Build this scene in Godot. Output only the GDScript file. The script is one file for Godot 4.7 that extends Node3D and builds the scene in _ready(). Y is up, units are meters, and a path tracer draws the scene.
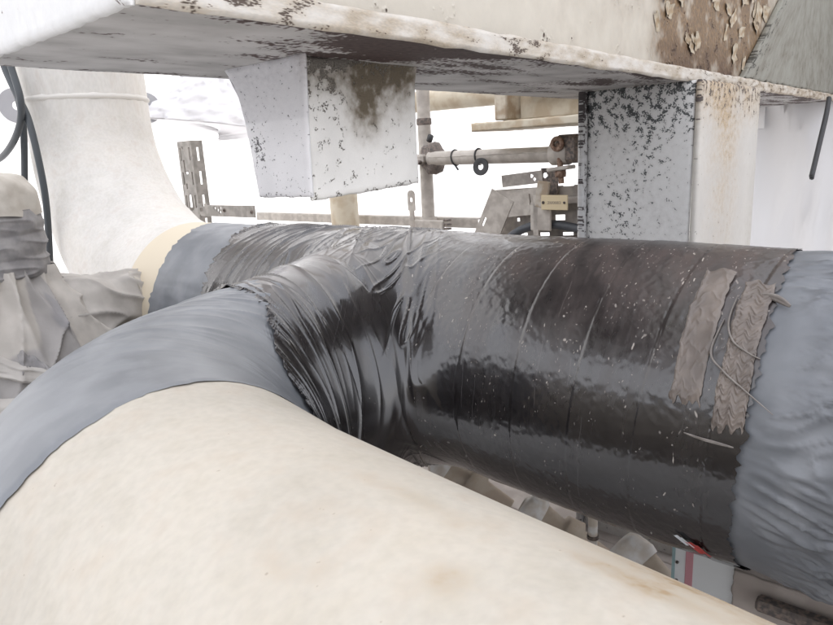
extends Node3D
# A black-tape-wrapped process pipe tee under a painted steel beam, inside a scaffold tent of white sheeting.

const MY := -0.42      # axis of the main run (along X)
const MZ := -1.095
const R := 0.25
const BX := -1.0025      # where the branch leaves the main run, going towards +Z
const BL := 0.4066       # straight length of the branch before its elbow
const BR := 0.3613      # bend radius of that elbow
const BA := 1.4848      # bend angle
const BS := -0.0279     # fall of the branch per metre

var M := {}
var taken := {}
var n_fold := FastNoiseLite.new()
var n_warp := FastNoiseLite.new()
var n_big := FastNoiseLite.new()
var n_line := FastNoiseLite.new()
var n_fine := FastNoiseLite.new()
var rng := RandomNumberGenerator.new()


# ---------------------------------------------------------------- scene tree
func numbered(called: String) -> String:
	if not taken.has(called):
		taken[called] = 0
		return called
	taken[called] += 1
	return "%s_%03d" % [called, taken[called]]


func thing(called: String, label: String, category: String, at := Vector3.ZERO, group := "") -> Node3D:
	var o := Node3D.new()
	o.name = numbered(called)
	add_child(o)
	o.position = at
	o.set_meta("label", label)
	o.set_meta("category", category)
	if group:
		o.set_meta("group", group)
	return o


func part(called: String, mesh: Mesh, mat: Material, parent: Node3D, at := Vector3.ZERO, turn := Vector3.ZERO, label := "") -> MeshInstance3D:
	var o := MeshInstance3D.new()
	o.mesh = mesh
	o.material_override = mat
	var want := called
	var k := 0
	while parent.has_node(want):
		k += 1
		want = "%s_%03d" % [called, k]
	o.name = want
	parent.add_child(o, true)
	o.position = at
	o.rotation = turn
	if label:
		o.set_meta("label", label)
	return o


func struct(called: String, mesh: Mesh, mat: Material, at := Vector3.ZERO, turn := Vector3.ZERO) -> MeshInstance3D:
	var o := part(called, mesh, mat, self, at, turn)
	o.set_meta("kind", "structure")
	return o


func copy(src: Node3D, at: Vector3, label: String) -> Node3D:
	var c: Node3D = src.duplicate()
	var base := String(src.name)
	c.name = numbered(base)
	add_child(c)
	c.position = at
	c.set_meta("label", label)
	return c


# ---------------------------------------------------------------- meshes
func fast(seed_: int, freq: float, kind := FastNoiseLite.TYPE_SIMPLEX_SMOOTH, oct := 3, fractal := FastNoiseLite.FRACTAL_FBM) -> FastNoiseLite:
	var n := FastNoiseLite.new()
	n.seed = seed_
	n.frequency = freq
	n.noise_type = kind
	n.fractal_type = fractal
	n.fractal_octaves = oct
	return n


func grid(nu: int, nv: int, pos: Callable, flip := false, col = null, keep = null) -> ArrayMesh:
	var w := nu + 1
	var n := w * (nv + 1)
	var P := PackedVector3Array(); P.resize(n)
	var N := PackedVector3Array(); N.resize(n)
	var U := PackedVector2Array(); U.resize(n)
	var C := PackedColorArray()
	if col != null:
		C.resize(n)
	for j in nv + 1:
		for i in w:
			var u := float(i) / nu
			var v := float(j) / nv
			P[j * w + i] = pos.call(u, v)
			U[j * w + i] = Vector2(u, v)
			if col != null:
				C[j * w + i] = col.call(u, v)
	var s := -1.0 if flip else 1.0
	var loop_u := P[0].distance_to(P[nu]) < 1e-4 and P[(nv / 2) * w].distance_to(P[(nv / 2) * w + nu]) < 1e-4
	var loop_v := P[0].distance_to(P[nv * w]) < 1e-4 and P[nu / 2].distance_to(P[nv * w + nu / 2]) < 1e-4
	for j in nv + 1:
		for i in w:
			var a := P[j * w + (i - 1 if i > 0 else (nu - 1 if loop_u else 0))]
			var b := P[j * w + (i + 1 if i < nu else (1 if loop_u else nu))]
			var c := P[(j - 1 if j > 0 else (nv - 1 if loop_v else 0)) * w + i]
			var d := P[(j + 1 if j < nv else (1 if loop_v else nv)) * w + i]
			N[j * w + i] = ((b - a).cross(d - c) * s).normalized()
	var I := PackedInt32Array()
	for j in nv:
		for i in nu:
			if keep != null and not keep.call((i + .5) / nu, (j + .5) / nv):
				continue
			var a := j * w + i
			if flip:
				I.append_array([a, a + 1, a + w + 1, a, a + w + 1, a + w])
			else:
				I.append_array([a, a + w + 1, a + 1, a, a + w, a + w + 1])
	var arr := []
	arr.resize(Mesh.ARRAY_MAX)
	arr[Mesh.ARRAY_VERTEX] = P
	arr[Mesh.ARRAY_NORMAL] = N
	arr[Mesh.ARRAY_TEX_UV] = U
	if col != null:
		arr[Mesh.ARRAY_COLOR] = C
	arr[Mesh.ARRAY_INDEX] = I
	var m := ArrayMesh.new()
	m.add_surface_from_arrays(Mesh.PRIMITIVE_TRIANGLES, arr)
	return m


func tri(st: SurfaceTool, a: Vector3, b: Vector3, c: Vector3, centre: Vector3, uv: Callable) -> void:
	# emits the triangle so that its clockwise side faces away from centre
	var n := (c - a).cross(b - a)
	if n.dot((a + b + c) / 3.0 - centre) < 0:
		var t := b
		b = c
		c = t
		n = -n
	n = n.normalized()
	for p in [a, b, c]:
		st.set_normal(n)
		st.set_uv(uv.call(p))
		st.add_vertex(p)


# a chamfered box centred on the origin; its texture is laid over its two longest sides
func box(size: Vector3, bevel := 0.003) -> ArrayMesh:
	var st := SurfaceTool.new()
	st.begin(Mesh.PRIMITIVE_TRIANGLES)
	var h := size / 2.0
	var b := minf(bevel, minf(h.x, minf(h.y, h.z)) * .8)
	var thin := size.min_axis_index()
	var ua := 0 if thin != 0 else 2
	var va := 1 if thin != 1 else 2
	var uv := func(p: Vector3) -> Vector2: return Vector2(clampf(p[ua] / size[ua] + .5, .002, .998), clampf(.5 - p[va] / size[va], .002, .998))
	for ax in 3:
		var a1 := (ax + 1) % 3
		var a2 := (ax + 2) % 3
		for s in [-1.0, 1.0]:
			var q := []
			for k in [[-1, -1], [1, -1], [1, 1], [-1, 1]]:
				var p := Vector3.ZERO
				p[ax] = s * h[ax]
				p[a1] = k[0] * (h[a1] - b)
				p[a2] = k[1] * (h[a2] - b)
				q.append(p)
			tri(st, q[0], q[1], q[2], Vector3.ZERO, uv)
			tri(st, q[0], q[2], q[3], Vector3.ZERO, uv)
			# the bevel along a2 between faces ax and a1
			for s1 in [-1.0, 1.0]:
				var e := []
				for k in [-1.0, 1.0]:
					var p := Vector3.ZERO
					p[ax] = s * h[ax]; p[a1] = s1 * (h[a1] - b); p[a2] = k * (h[a2] - b)
					e.append(p)
					p = Vector3.ZERO
					p[ax] = s * (h[ax] - b); p[a1] = s1 * h[a1]; p[a2] = k * (h[a2] - b)
					e.append(p)
				tri(st, e[0], e[1], e[3], Vector3.ZERO, uv)
				tri(st, e[0], e[3], e[2], Vector3.ZERO, uv)
	for x in [-1.0, 1.0]:
		for y in [-1.0, 1.0]:
			for z in [-1.0, 1.0]:
				var c := Vector3(x, y, z)
				tri(st, c * Vector3(h.x, h.y - b, h.z - b), c * Vector3(h.x - b, h.y, h.z - b), c * Vector3(h.x - b, h.y - b, h.z), Vector3.ZERO, uv)
	return st.commit()


func spline(pts: Array, n: int) -> PackedVector3Array:
	var out := PackedVector3Array()
	var k := pts.size()
	for i in n + 1:
		var t := float(i) / n * (k - 1)
		var a := mini(int(t), k - 2)
		var f := t - a
		var p0: Vector3 = pts[maxi(a - 1, 0)]
		var p1: Vector3 = pts[a]
		var p2: Vector3 = pts[a + 1]
		var p3: Vector3 = pts[mini(a + 2, k - 1)]
		out.append(p1.cubic_interpolate(p2, p0, p3, f))
	return out


# a closed tube along a path; bump(t, angle) is added to the radius
func tube(path: PackedVector3Array, radius: Callable, seg := 16, up := Vector3.UP, caps := true) -> ArrayMesh:
	var k := path.size()
	var A := PackedVector3Array()
	var B := PackedVector3Array()
	var side := Vector3.ZERO
	for i in k:
		var t := (path[mini(i + 1, k - 1)] - path[maxi(i - 1, 0)]).normalized()
		if side == Vector3.ZERO:
			side = t.cross(up if absf(t.dot(up)) < .95 else Vector3.RIGHT).normalized()
		else:
			side = (side - t * side.dot(t)).normalized()
		A.append(side)
		B.append(side.cross(t).normalized())
	var nu := k - 1 + (2 if caps else 0)
	return grid(nu, seg, func(u: float, v: float) -> Vector3:
		var i := int(round(u * nu)) - (1 if caps else 0)
		var shut := i < 0 or i > k - 1
		i = clampi(i, 0, k - 1)
		var th := v * TAU
		var r: float = 0.0 if shut else radius.call(float(i) / (k - 1), th)
		return path[i] + (B[i] * cos(th) + A[i] * sin(th)) * r
	, true)


func bar(a: Vector3, b: Vector3, r: float, seg := 20, steps := 2) -> ArrayMesh:
	var p := PackedVector3Array()
	for i in steps + 1:
		p.append(a.lerp(b, float(i) / steps))
	return tube(p, func(_t: float, _a: float) -> float: return r, seg)


# turned about Y: profile of (radius, height)
func lathe(profile: Array, seg := 32, bump = null) -> ArrayMesh:
	var k := profile.size() - 1
	return grid(seg, k, func(u: float, v: float) -> Vector3:
		var p: Vector2 = profile[int(round(v * k))]
		var r := p.x
		if bump != null and r > 0:
			r += bump.call(u * TAU, p.y)
		return Vector3(r * sin(u * TAU), p.y, r * cos(u * TAU))
	, false)


# a sheet of metal in the XY plane with openings: solid(x, y) tells where there is metal
func pierced(w: float, h: float, t: float, cell: float, solid: Callable) -> ArrayMesh:
	var nx := int(ceil(w / cell))
	var ny := int(ceil(h / cell))
	var dx := w / nx
	var dy := h / ny
	var full := []
	for j in ny:
		var row := []
		for i in nx:
			row.append(solid.call((i + .5) * dx, (j + .5) * dy))
		full.append(row)
	var st := SurfaceTool.new()
	st.begin(Mesh.PRIMITIVE_TRIANGLES)
	var quad := func(a: Vector3, b: Vector3, c: Vector3, d: Vector3, n: Vector3) -> void:
		if (c - a).cross(b - a).dot(n) < 0:
			var k := b
			b = d
			d = k
		for p in [a, b, c, a, c, d]:
			st.set_normal(n)
			st.set_uv(Vector2(p.x / w, 1.0 - p.y / h))
			st.add_vertex(p)
	for j in ny:
		var i := 0
		while i < nx:
			if not full[j][i]:
				i += 1
				continue
			var e := i
			while e < nx and full[j][e]:
				e += 1
			var x0 := i * dx
			var x1 := e * dx
			var y0 := j * dy
			var y1 := y0 + dy
			quad.call(Vector3(x0, y0, t), Vector3(x1, y0, t), Vector3(x1, y1, t), Vector3(x0, y1, t), Vector3(0, 0, 1))
			quad.call(Vector3(x0, y0, 0), Vector3(x1, y0, 0), Vector3(x1, y1, 0), Vector3(x0, y1, 0), Vector3(0, 0, -1))
			quad.call(Vector3(x0, y0, 0), Vector3(x0, y1, 0), Vector3(x0, y1, t), Vector3(x0, y0, t), Vector3(-1, 0, 0))
			quad.call(Vector3(x1, y0, 0), Vector3(x1, y1, 0), Vector3(x1, y1, t), Vector3(x1, y0, t), Vector3(1, 0, 0))
			i = e
		for i2 in nx:
			if not full[j][i2]:
				continue
			var x0 := i2 * dx
			var y0 := j * dy
			if j == 0 or not full[j - 1][i2]:
				quad.call(Vector3(x0, y0, 0), Vector3(x0 + dx, y0, 0), Vector3(x0 + dx, y0, t), Vector3(x0, y0, t), Vector3(0, -1, 0))
			if j == ny - 1 or not full[j + 1][i2]:
				quad.call(Vector3(x0, y0 + dy, 0), Vector3(x0 + dx, y0 + dy, 0), Vector3(x0 + dx, y0 + dy, t), Vector3(x0, y0 + dy, t), Vector3(0, 1, 0))
	return st.commit()


# a plate in the XY plane, its lower left corner at the origin, front face at z = 0, with worn wavy edges
func plate(w: float, h: float, t: float, seed_: int, edge := 0.0025, cope = null) -> ArrayMesh:
	var n := fast(seed_, 40.0, FastNoiseLite.TYPE_SIMPLEX_SMOOTH, 3)
	var nx := clampi(int(w / .006), 8, 90)
	var ny := clampi(int(h / .006), 8, 90)
	# v runs round the section of the plate at each x: front, edge, back, edge
	var ring := []
	var bv := minf(.0035, t * .4)
	for j in ny + 1:
		ring.append(Vector2(bv + (h - 2 * bv) * j / ny, 0))
	ring.append(Vector2(h, -bv))
	ring.append(Vector2(h, -t + bv))
	for j in 5:
		ring.append(Vector2(h - bv - (h - 2 * bv) * j / 4.0, -t))
	ring.append(Vector2(0, -t + bv))
	ring.append(Vector2(0, -bv))
	ring.append(ring[0])
	var k := ring.size() - 1
	var cols := [0.0]
	for i in nx + 1:
		cols.append(bv + (w - 2 * bv) * i / nx)
	cols.append(w)
	var nc := cols.size() - 1 + 2
	var uvs := []
	return grid_uv(nc, k, func(i: int, j: int) -> Vector3:
		var c := clampi(i - 1, 0, cols.size() - 1)
		var x: float = cols[c]
		var q: Vector2 = ring[j]
		var z := q.y
		if c == 0 or c == cols.size() - 1:
			z = clampf(z, -t + bv, -bv)
		if i == 0 or i == nc:
			z = -t / 2.0
		var away := minf(minf(x, w - x), minf(q.x, h - q.x))
		var d := maxf(0.0, 1.0 - away / .012)
		var y := q.x
		if d > 0.0 and i > 0 and i < nc:
			var e := n.get_noise_3d(x, q.x, 0) * edge * d
			var f := n.get_noise_3d(x + 9.0, q.x, 3) * edge * d
			x += e
			y += f
		z += n.get_noise_3d(x * .3, q.x * .3, 9) * .0012
		uvs.append(Vector2(clampf(x / w, .002, .998), clampf(1.0 - y / h, .002, .998)))
		if cope != null:
			var m: Vector2 = cope.call(x, y)
			x = m.x
			y = m.y
		return Vector3(x, y, z)
	, uvs)


func grid_uv(nu: int, nv: int, pos: Callable, uvs: Array) -> ArrayMesh:
	var m := grid(nu, nv, func(u: float, v: float) -> Vector3: return pos.call(int(round(u * nu)), int(round(v * nv))))
	var arr := m.surface_get_arrays(0)
	var P: PackedVector3Array = arr[Mesh.ARRAY_VERTEX]
	var U: PackedVector2Array = arr[Mesh.ARRAY_TEX_UV]
	for i in P.size():
		U[i] = uvs[i]
	arr[Mesh.ARRAY_TEX_UV] = U
	var o := ArrayMesh.new()
	o.add_surface_from_arrays(Mesh.PRIMITIVE_TRIANGLES, arr)
	return o


# ---------------------------------------------------------------- materials
func srgb(c: Color) -> Color:
	return c.linear_to_srgb()


func plain(lin: Color, rough := .6, metal := 0.0) -> StandardMaterial3D:
	var m := StandardMaterial3D.new()
	m.albedo_color = srgb(lin)
	m.roughness = rough
	m.metallic = metal
	return m


func bytes(w: int, h: int, n: FastNoiseLite) -> PackedByteArray:
	return n.get_image(w, h, false, false, true).get_data()


func stretched(w: int, h: int, n: FastNoiseLite, k: int) -> PackedByteArray:
	if k == 1:
		return bytes(w, h, n)
	var im := n.get_image(w / k, h, false, false, true)
	im.resize(w, h, Image.INTERPOLATE_CUBIC)
	return im.get_data()


func tex(w: int, h: int, fmt: int, data: PackedByteArray) -> ImageTexture:
	return ImageTexture.create_from_image(Image.create_from_data(w, h, false, fmt, data))


# worn paint on steel. mask(u, v) gives r: how readily the paint chips, g: brown stain, b: grime, for that place.
func paint(w: int, h: int, px_per_m: float, seed_: int, base: Color, chip: Color, thr: float, mask: Callable, o := {}) -> StandardMaterial3D:
	var mi := Image.create(64, 64, false, Image.FORMAT_RGBF)
	for j in 64:
		for i in 64:
			mi.set_pixel(i, j, mask.call((i + .5) / 64, (j + .5) / 64))
	mi.resize(w, h, Image.INTERPOLATE_CUBIC)
	var mk := mi.get_data().to_float32_array()
	var k := 1.0 / px_per_m
	var nb := bytes(w, h, fast(seed_, 7.0 * k, FastNoiseLite.TYPE_SIMPLEX_SMOOTH, 4))
	var nm := stretched(w, h, fast(seed_ + 1, o.get("mid", 45.0) * k, FastNoiseLite.TYPE_SIMPLEX_SMOOTH, 4), o.get("stretch", 1))
	var nf := bytes(w, h, fast(seed_ + 2, o.get("fine", 170.0) * k, FastNoiseLite.TYPE_SIMPLEX_SMOOTH, 3))
	var stain_c: Color = o.get("stain", Color(.16, .085, .035))
	var grime_c: Color = o.get("grime", Color(.10, .085, .06))
	var lip: float = o.get("lip", .05)
	var C := PackedByteArray(); C.resize(w * h * 3)
	var H := PackedByteArray(); H.resize(w * h)
	var G := PackedByteArray(); G.resize(w * h)
	var lut := PackedByteArray(); lut.resize(1025)
	for i in 1025:
		lut[i] = int(255 * Color(i / 1024.0, 0, 0).linear_to_srgb().r)
	for i in w * h:
		var b := nb[i] / 255.0
		var m := nm[i] / 255.0
		var f := nf[i] / 255.0
		var t := .92 + .16 * b + .05 * (f - .5)
		var r := base.r * t
		var g := base.g * t
		var l := base.b * t
		var q := clampf(mk[i * 3 + 1] * (.25 + 1.5 * m) * (.4 + 1.2 * b), 0, 1)
		r = lerpf(r, stain_c.r * (.5 + f), q)
		g = lerpf(g, stain_c.g * (.5 + f), q)
		l = lerpf(l, stain_c.b * (.5 + f), q)
		q = clampf(mk[i * 3 + 2] * (.3 + 1.4 * b * (.4 + m)), 0, 1)
		r = lerpf(r, grime_c.r, q)
		g = lerpf(g, grime_c.g, q)
		l = lerpf(l, grime_c.b, q)
		var s := .42 * f + .58 * m + mk[i * 3] - thr + .18
		var hh := .75 + .25 * f * q + .08 * m
		var rr := .42 + .2 * f + .3 * q
		if s > 0.0:
			var d := clampf(s / .03, 0, 1)
			var cv := .6 + .8 * f
			r = lerpf(r, chip.r * cv, d)
			g = lerpf(g, chip.g * cv, d)
			l = lerpf(l, chip.b * cv, d)
			hh = lerpf(hh, .12 + .2 * f, d)
			rr = lerpf(rr, .85, d)
		elif s > -lip:
			hh += .17 * (1.0 + s / lip)
		C[i * 3] = lut[clampi(int(r * 1024), 0, 1024)]
		C[i * 3 + 1] = lut[clampi(int(g * 1024), 0, 1024)]
		C[i * 3 + 2] = lut[clampi(int(l * 1024), 0, 1024)]
		H[i] = clampi(int(hh * 255), 0, 255)
		G[i] = clampi(int(rr * 255), 0, 255)
	var mat := StandardMaterial3D.new()
	mat.albedo_texture = tex(w, h, Image.FORMAT_RGB8, C)
	mat.roughness = 1.0
	mat.roughness_texture = tex(w, h, Image.FORMAT_L8, G)
	mat.heightmap_enabled = true
	mat.heightmap_texture = tex(w, h, Image.FORMAT_L8, H)
	mat.heightmap_scale = o.get("relief", .18)
	mat.texture_repeat = false
	return mat


func noisy(lin: Color, other: Color, scale: float, seed_: int, rough := .7, relief := .1, size := 512) -> StandardMaterial3D:
	# a triplanar material of two tones with fine relief
	var a := fast(seed_, 6.0 / size, FastNoiseLite.TYPE_SIMPLEX_SMOOTH, 6).get_seamless_image(size, size)
	var d := a.get_data()
	var C := PackedByteArray(); C.resize(size * size * 3)
	for i in size * size:
		var t := smoothstep(.25, .8, d[i] / 255.0)
		var c := lin.lerp(other, t).linear_to_srgb()
		C[i * 3] = int(c.r * 255)
		C[i * 3 + 1] = int(c.g * 255)
		C[i * 3 + 2] = int(c.b * 255)
	var m := StandardMaterial3D.new()
	m.albedo_texture = tex(size, size, Image.FORMAT_RGB8, C)
	m.roughness = rough
	m.uv1_triplanar = true
	m.uv1_scale = Vector3.ONE * scale
	m.heightmap_enabled = relief > 0
	m.heightmap_texture = ImageTexture.create_from_image(a)
	m.heightmap_scale = relief * .16
	return m


# ---------------------------------------------------------------- the pipe
func branch_y(s: float) -> float:
	return MY - .0437 * smoothstep(0.0, .5, s) + BS * s


func branch_at(s: float) -> Array:   # [point, direction]
	var y := branch_y(s)
	if s < BL:
		return [Vector3(BX, y, MZ + s), Vector3(0, 0, 1)]
	var a := minf((s - BL) / BR, BA)
	var p := Vector3(BX + BR * (1 - cos(a)), y, MZ + BL + BR * sin(a))
	var d := Vector3(sin(a), 0, cos(a))
	var rest := s - BL - BR * a
	return [p + d * rest, d]


func d_branch(p: Vector3) -> float:
	var y := branch_y(p.z - MZ)
	return Vector2(p.x - BX, p.y - y).length() - R if p.z > MZ else 1.0


func d_main(p: Vector3) -> float:
	return Vector2(p.y - MY, p.z - MZ).length() - R


func smin(a: float, b: float, k: float) -> float:
	var h := maxf(k - absf(a - b), 0.0) / k
	return minf(a, b) - h * h * h * k / 6.0


func blend(p: Vector3) -> float:
	return lerpf(lerpf(.05, .19, smoothstep(MY - .20, MY - .03, p.y)), .045, smoothstep(MY + .02, MY + .21, p.y))


func main_dir(th: float) -> Vector3:
	return Vector3(0, cos(th), sin(th))


func main_point(x: float, th: float, extra := 0.0) -> Vector3:
	var d := main_dir(th)
	var p := Vector3(x, MY, MZ) + d * R
	if x > BX - .6 and x < BX + .6 and d.z > -.35:
		var r := R
		for i in 12:
			p = Vector3(x, MY, MZ) + d * r
			var s := smin(r - R, d_branch(p), blend(p))
			r = minf(r - s * 1.4, R + .16)
		p = Vector3(x, MY, MZ) + d * r
	return p + d * extra


func branch_point(s: float, ph: float, extra := 0.0) -> Vector3:
	var q := branch_at(s)
	var t: Vector3 = q[1]
	var side := t.cross(Vector3.UP).normalized()      # towards -X at the start
	var d := Vector3.UP * cos(ph) + side * sin(ph)
	var c: Vector3 = q[0]
	var r := R
	if s < BL + .1:
		for i in 12:
			var v := smin(r - R, d_main(c + d * r), blend(c + d * r))
			r = minf(r - v * 1.4, R + .16)
	return c + d * (r + extra)


# stretched tape: folds that run round the pipe (along), crowded where the wraps cross the tee
func folds(across: float, along: float, z: float) -> float:
	var w := n_warp.get_noise_3d(across * 2.5, along * 1.4, z) * .045
	var a := 1.0 - absf(n_line.get_noise_3d((across + w) * 15.0, along * 1.5 + across * 1.0, z))
	var b := 1.0 - absf(n_line.get_noise_3d((across - w * .6) * 33.0 + 7.0, along * 2.2 - across * 2.0, z + 5.0))
	var strong := smoothstep(-.25, .35, n_warp.get_noise_3d(across * 3.0 + 5.0, along * 2.0, z + 9.0))
	return pow(a, 7.0) * .0075 * (.35 + .65 * strong) + pow(b, 7.0) * .0034 * strong


# where the two wraps meet they share one skin
func tee_skin(p: Vector3) -> float:
	var q := p.x * .8 - p.z * .6
	var a := 1.0 - absf(n_line.get_noise_3d(q * 16.0, p.y * 2.5, 3.0))
	var b := 1.0 - absf(n_line.get_noise_3d((p.x + .25 * p.y) * 30.0, p.y * 3.0, p.z * 6.0 + 11.0))
	return .0030 + pow(a, 7.0) * .0065 + pow(b, 8.0) * .0034 + n_big.get_noise_3d(p.x * 3.0, p.y * 3.0, p.z * 3.0) * .003


func tape_steps(x: float, th: float, pitch: float) -> float:
	var q := (x + th * pitch / TAU) / pitch
	q += .05 * sin(th * 2.0 + x * 9.0)
	var f: float = q - floor(q)
	return .0018 * smoothstep(0.0, .04, f) * (1.0 - .6 * f)


func black_main(x: float, th: float) -> Vector3:
	var near := smoothstep(-.72, -1.0, x) * (1.0 - .55 * smoothstep(-1.35, -1.6, x))
	var e := tape_steps(x, th, .105)
	e += folds(x + .10 * sin(th), th * R, 0.0) * (.05 + .95 * near)
	e += n_big.get_noise_3d(x * 2.0, th * .6, 1.0) * .004 + n_fine.get_noise_3d(x, th * R, 2.0) * .0005
	e += .003 - .016 * smoothstep(1.7, 2.5, th) * smoothstep(-.40, -.80, x) * smoothstep(4.6, 4.0, th)
	if x < -.5:
		var p := main_point(x, th)
		e = lerpf(tee_skin(p), e, smoothstep(.005, .085, absf(d_main(p) - d_branch(p))))
	return main_point(x, th, e)


func black_branch(s: float, ph: float) -> Vector3:
	var e := tape_steps(s, ph, .12)
	e += folds(s + .07 * sin(ph + 1.0), ph * R, 20.0) * 1.0
	e += n_big.get_noise_3d(s * 2.0, ph * .6, 8.0) * .004
	e += .0035
	if s < .5:
		var p := branch_point(s, ph)
		e = lerpf(tee_skin(p), e, smoothstep(.005, .085, absf(d_main(p) - d_branch(p))))
	return branch_point(s, ph, e)


func grey_wrinkled(x: float, th: float, amount: float) -> float:
	var w := n_warp.get_noise_3d(x * 2.2, th * .8, 40.0)
	var a := 1.0 - absf(n_fold.get_noise_3d(x * 5.0, th * R * 26.0 + w * 2.2, 60.0))
	var b := 1.0 - absf(n_fold.get_noise_3d(x * 8.0 + 3.0, th * R * 50.0 + w * 3.0 + x * 6.0, 70.0))
	return (pow(a, 6.0) * .013 + pow(b, 6.0) * .006) * amount


func cylinder_part(x0: Callable, x1: Callable, nu: int, nv: int, surf: Callable, keep = null) -> ArrayMesh:
	return grid(nu, nv, func(u: float, v: float) -> Vector3:
		var th := v * TAU - 2.0
		var a: Vector2 = x0.call(th)
		var b: Vector2 = x1.call(th)
		return surf.call(lerpf(a.x, b.x, u) + a.y * pow(1.0 - u, 24.0) + b.y * pow(u, 24.0), th)
	, false, null, keep)


func jag(th: float, seed_: float, amp: float) -> float:
	return amp * (n_fine.get_noise_2d(th * .25, seed_) * .6 + n_fold.get_noise_2d(th * 9.0, seed_) * .8)


# the tape's texture: black plastic, dust film, specks of paint and grit, stretch lines round the pipe
func tape_material(w: int, h: int, seed_: int, dust: Callable, specks: int, m_w: float, m_h: float) -> StandardMaterial3D:
	var mi := Image.create(96, 96, false, Image.FORMAT_RGBF)
	for j in 96:
		for i in 96:
			mi.set_pixel(i, j, dust.call((i + .5) / 96, (j + .5) / 96))
	mi.resize(w, h, Image.INTERPOLATE_CUBIC)
	var mk := mi.get_data().to_float32_array()
	# stretched noise: fine across the tape, long round the pipe
	var si := fast(seed_, .05, FastNoiseLite.TYPE_SIMPLEX_SMOOTH, 3).get_image(w, h / 16, false, false, true)
	si.resize(w, h, Image.INTERPOLATE_CUBIC)
	var st := si.get_data()
	var nb := bytes(w, h, fast(seed_ + 1, .008, FastNoiseLite.TYPE_SIMPLEX_SMOOTH, 5))
	var nf := bytes(w, h, fast(seed_ + 2, .12, FastNoiseLite.TYPE_SIMPLEX_SMOOTH, 3))
	var C := PackedByteArray(); C.resize(w * h * 3)
	var H := PackedByteArray(); H.resize(w * h)
	var G := PackedByteArray(); G.resize(w * h)
	for i in w * h:
		var s := st[i] / 255.0
		var b := nb[i] / 255.0
		var f := nf[i] / 255.0
		var d := clampf(mk[i * 3] * (.2 + 1.2 * b) * (.8 + .4 * s) + .25 * mk[i * 3 + 1] * maxf(0.0, f - .5), 0, 1)
		var gl := mk[i * 3 + 1]
		C[i * 3] = int(25 + 46 * d)
		C[i * 3 + 1] = int(23 + 34 * d)
		C[i * 3 + 2] = int(24 + 28 * d)
		H[i] = int(clampf(.45 + .05 * (s - .5) + .05 * (f - .5) + .10 * (b - .5), 0, 1) * 255)
		G[i] = int(clampf(.13 + .10 * b + .05 * s + .30 * d + gl * .18, .12, .95) * 255)
	rng.seed = seed_
	for k in specks:
		var x := rng.randi_range(2, w - 3)
		var y := rng.randi_range(2, h - 3)
		var odds := mk[(y * w + x) * 3 + 2]
		if rng.randf() > odds * smoothstep(.38, .68, nb[y * w + x] / 255.0) * 1.5:
			continue
		var len := rng.randf_range(.55, 1.5) * (2.2 if rng.randf() < .08 else 1.0)
		var an := rng.randf() * PI
		var tone := rng.randf_range(.5, 1.0)
		var ex := len * w / (m_w * 1000.0)
		var ey := len * rng.randf_range(.55, 1.0) * h / (m_h * 1000.0)
		var rx := int(ceil(maxf(ex, ey))) + 1
		for dy in range(-rx, rx + 1):
			for dx in range(-rx, rx + 1):
				var px := x + dx
				var py := y + dy
				if px < 0 or py < 0 or px >= w or py >= h:
					continue
				var a := (dx * cos(an) + dy * sin(an)) / ex
				var c := (dy * cos(an) - dx * sin(an)) / ey
				var o := a * a + c * c + (nf[py * w + px] / 255.0 - .5) * .6
				if o < 1.0:
					var i := py * w + px
					var t := tone * clampf((1.0 - o) * 3.0, 0, 1)
					C[i * 3] = int(lerpf(C[i * 3], 190, t))
					C[i * 3 + 1] = int(lerpf(C[i * 3 + 1], 182, t))
					C[i * 3 + 2] = int(lerpf(C[i * 3 + 2], 172, t))
					G[i] = int(lerpf(G[i], 215, t))
					H[i] = mini(255, H[i] + int(50 * t))
	# scratches and thin stretch lines, mostly round the pipe
	for k in specks / 40:
		var x := rng.randf() * w
		var y := rng.randf() * h
		var sl := rng.randf_range(-.16, .16)
		var tone := rng.randf_range(-26.0, 34.0)
		var light := rng.randf() < .25
		for q in rng.randi_range(20, 130):
			var px := int(x + q * sl + 1.5 * sin(q * .1))
			var py := int(y) + q
			if px < 1 or px >= w - 1 or py >= h:
				break
			var i := py * w + px
			H[i] = clampi(H[i] + int(tone), 0, 255)
			if light:
				for c in 3:
					C[i * 3 + c] = mini(255, C[i * 3 + c] + 50)
	var m := StandardMaterial3D.new()
	m.albedo_texture = tex(w, h, Image.FORMAT_RGB8, C)
	m.roughness = 1.0
	m.roughness_texture = tex(w, h, Image.FORMAT_L8, G)
	m.heightmap_enabled = true
	m.heightmap_texture = tex(w, h, Image.FORMAT_L8, H)
	m.heightmap_scale = .08
	m.metallic_specular = .68
	m.clearcoat_enabled = true
	m.clearcoat = .4
	m.clearcoat_roughness = .09
	m.texture_repeat = false
	return m


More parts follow.
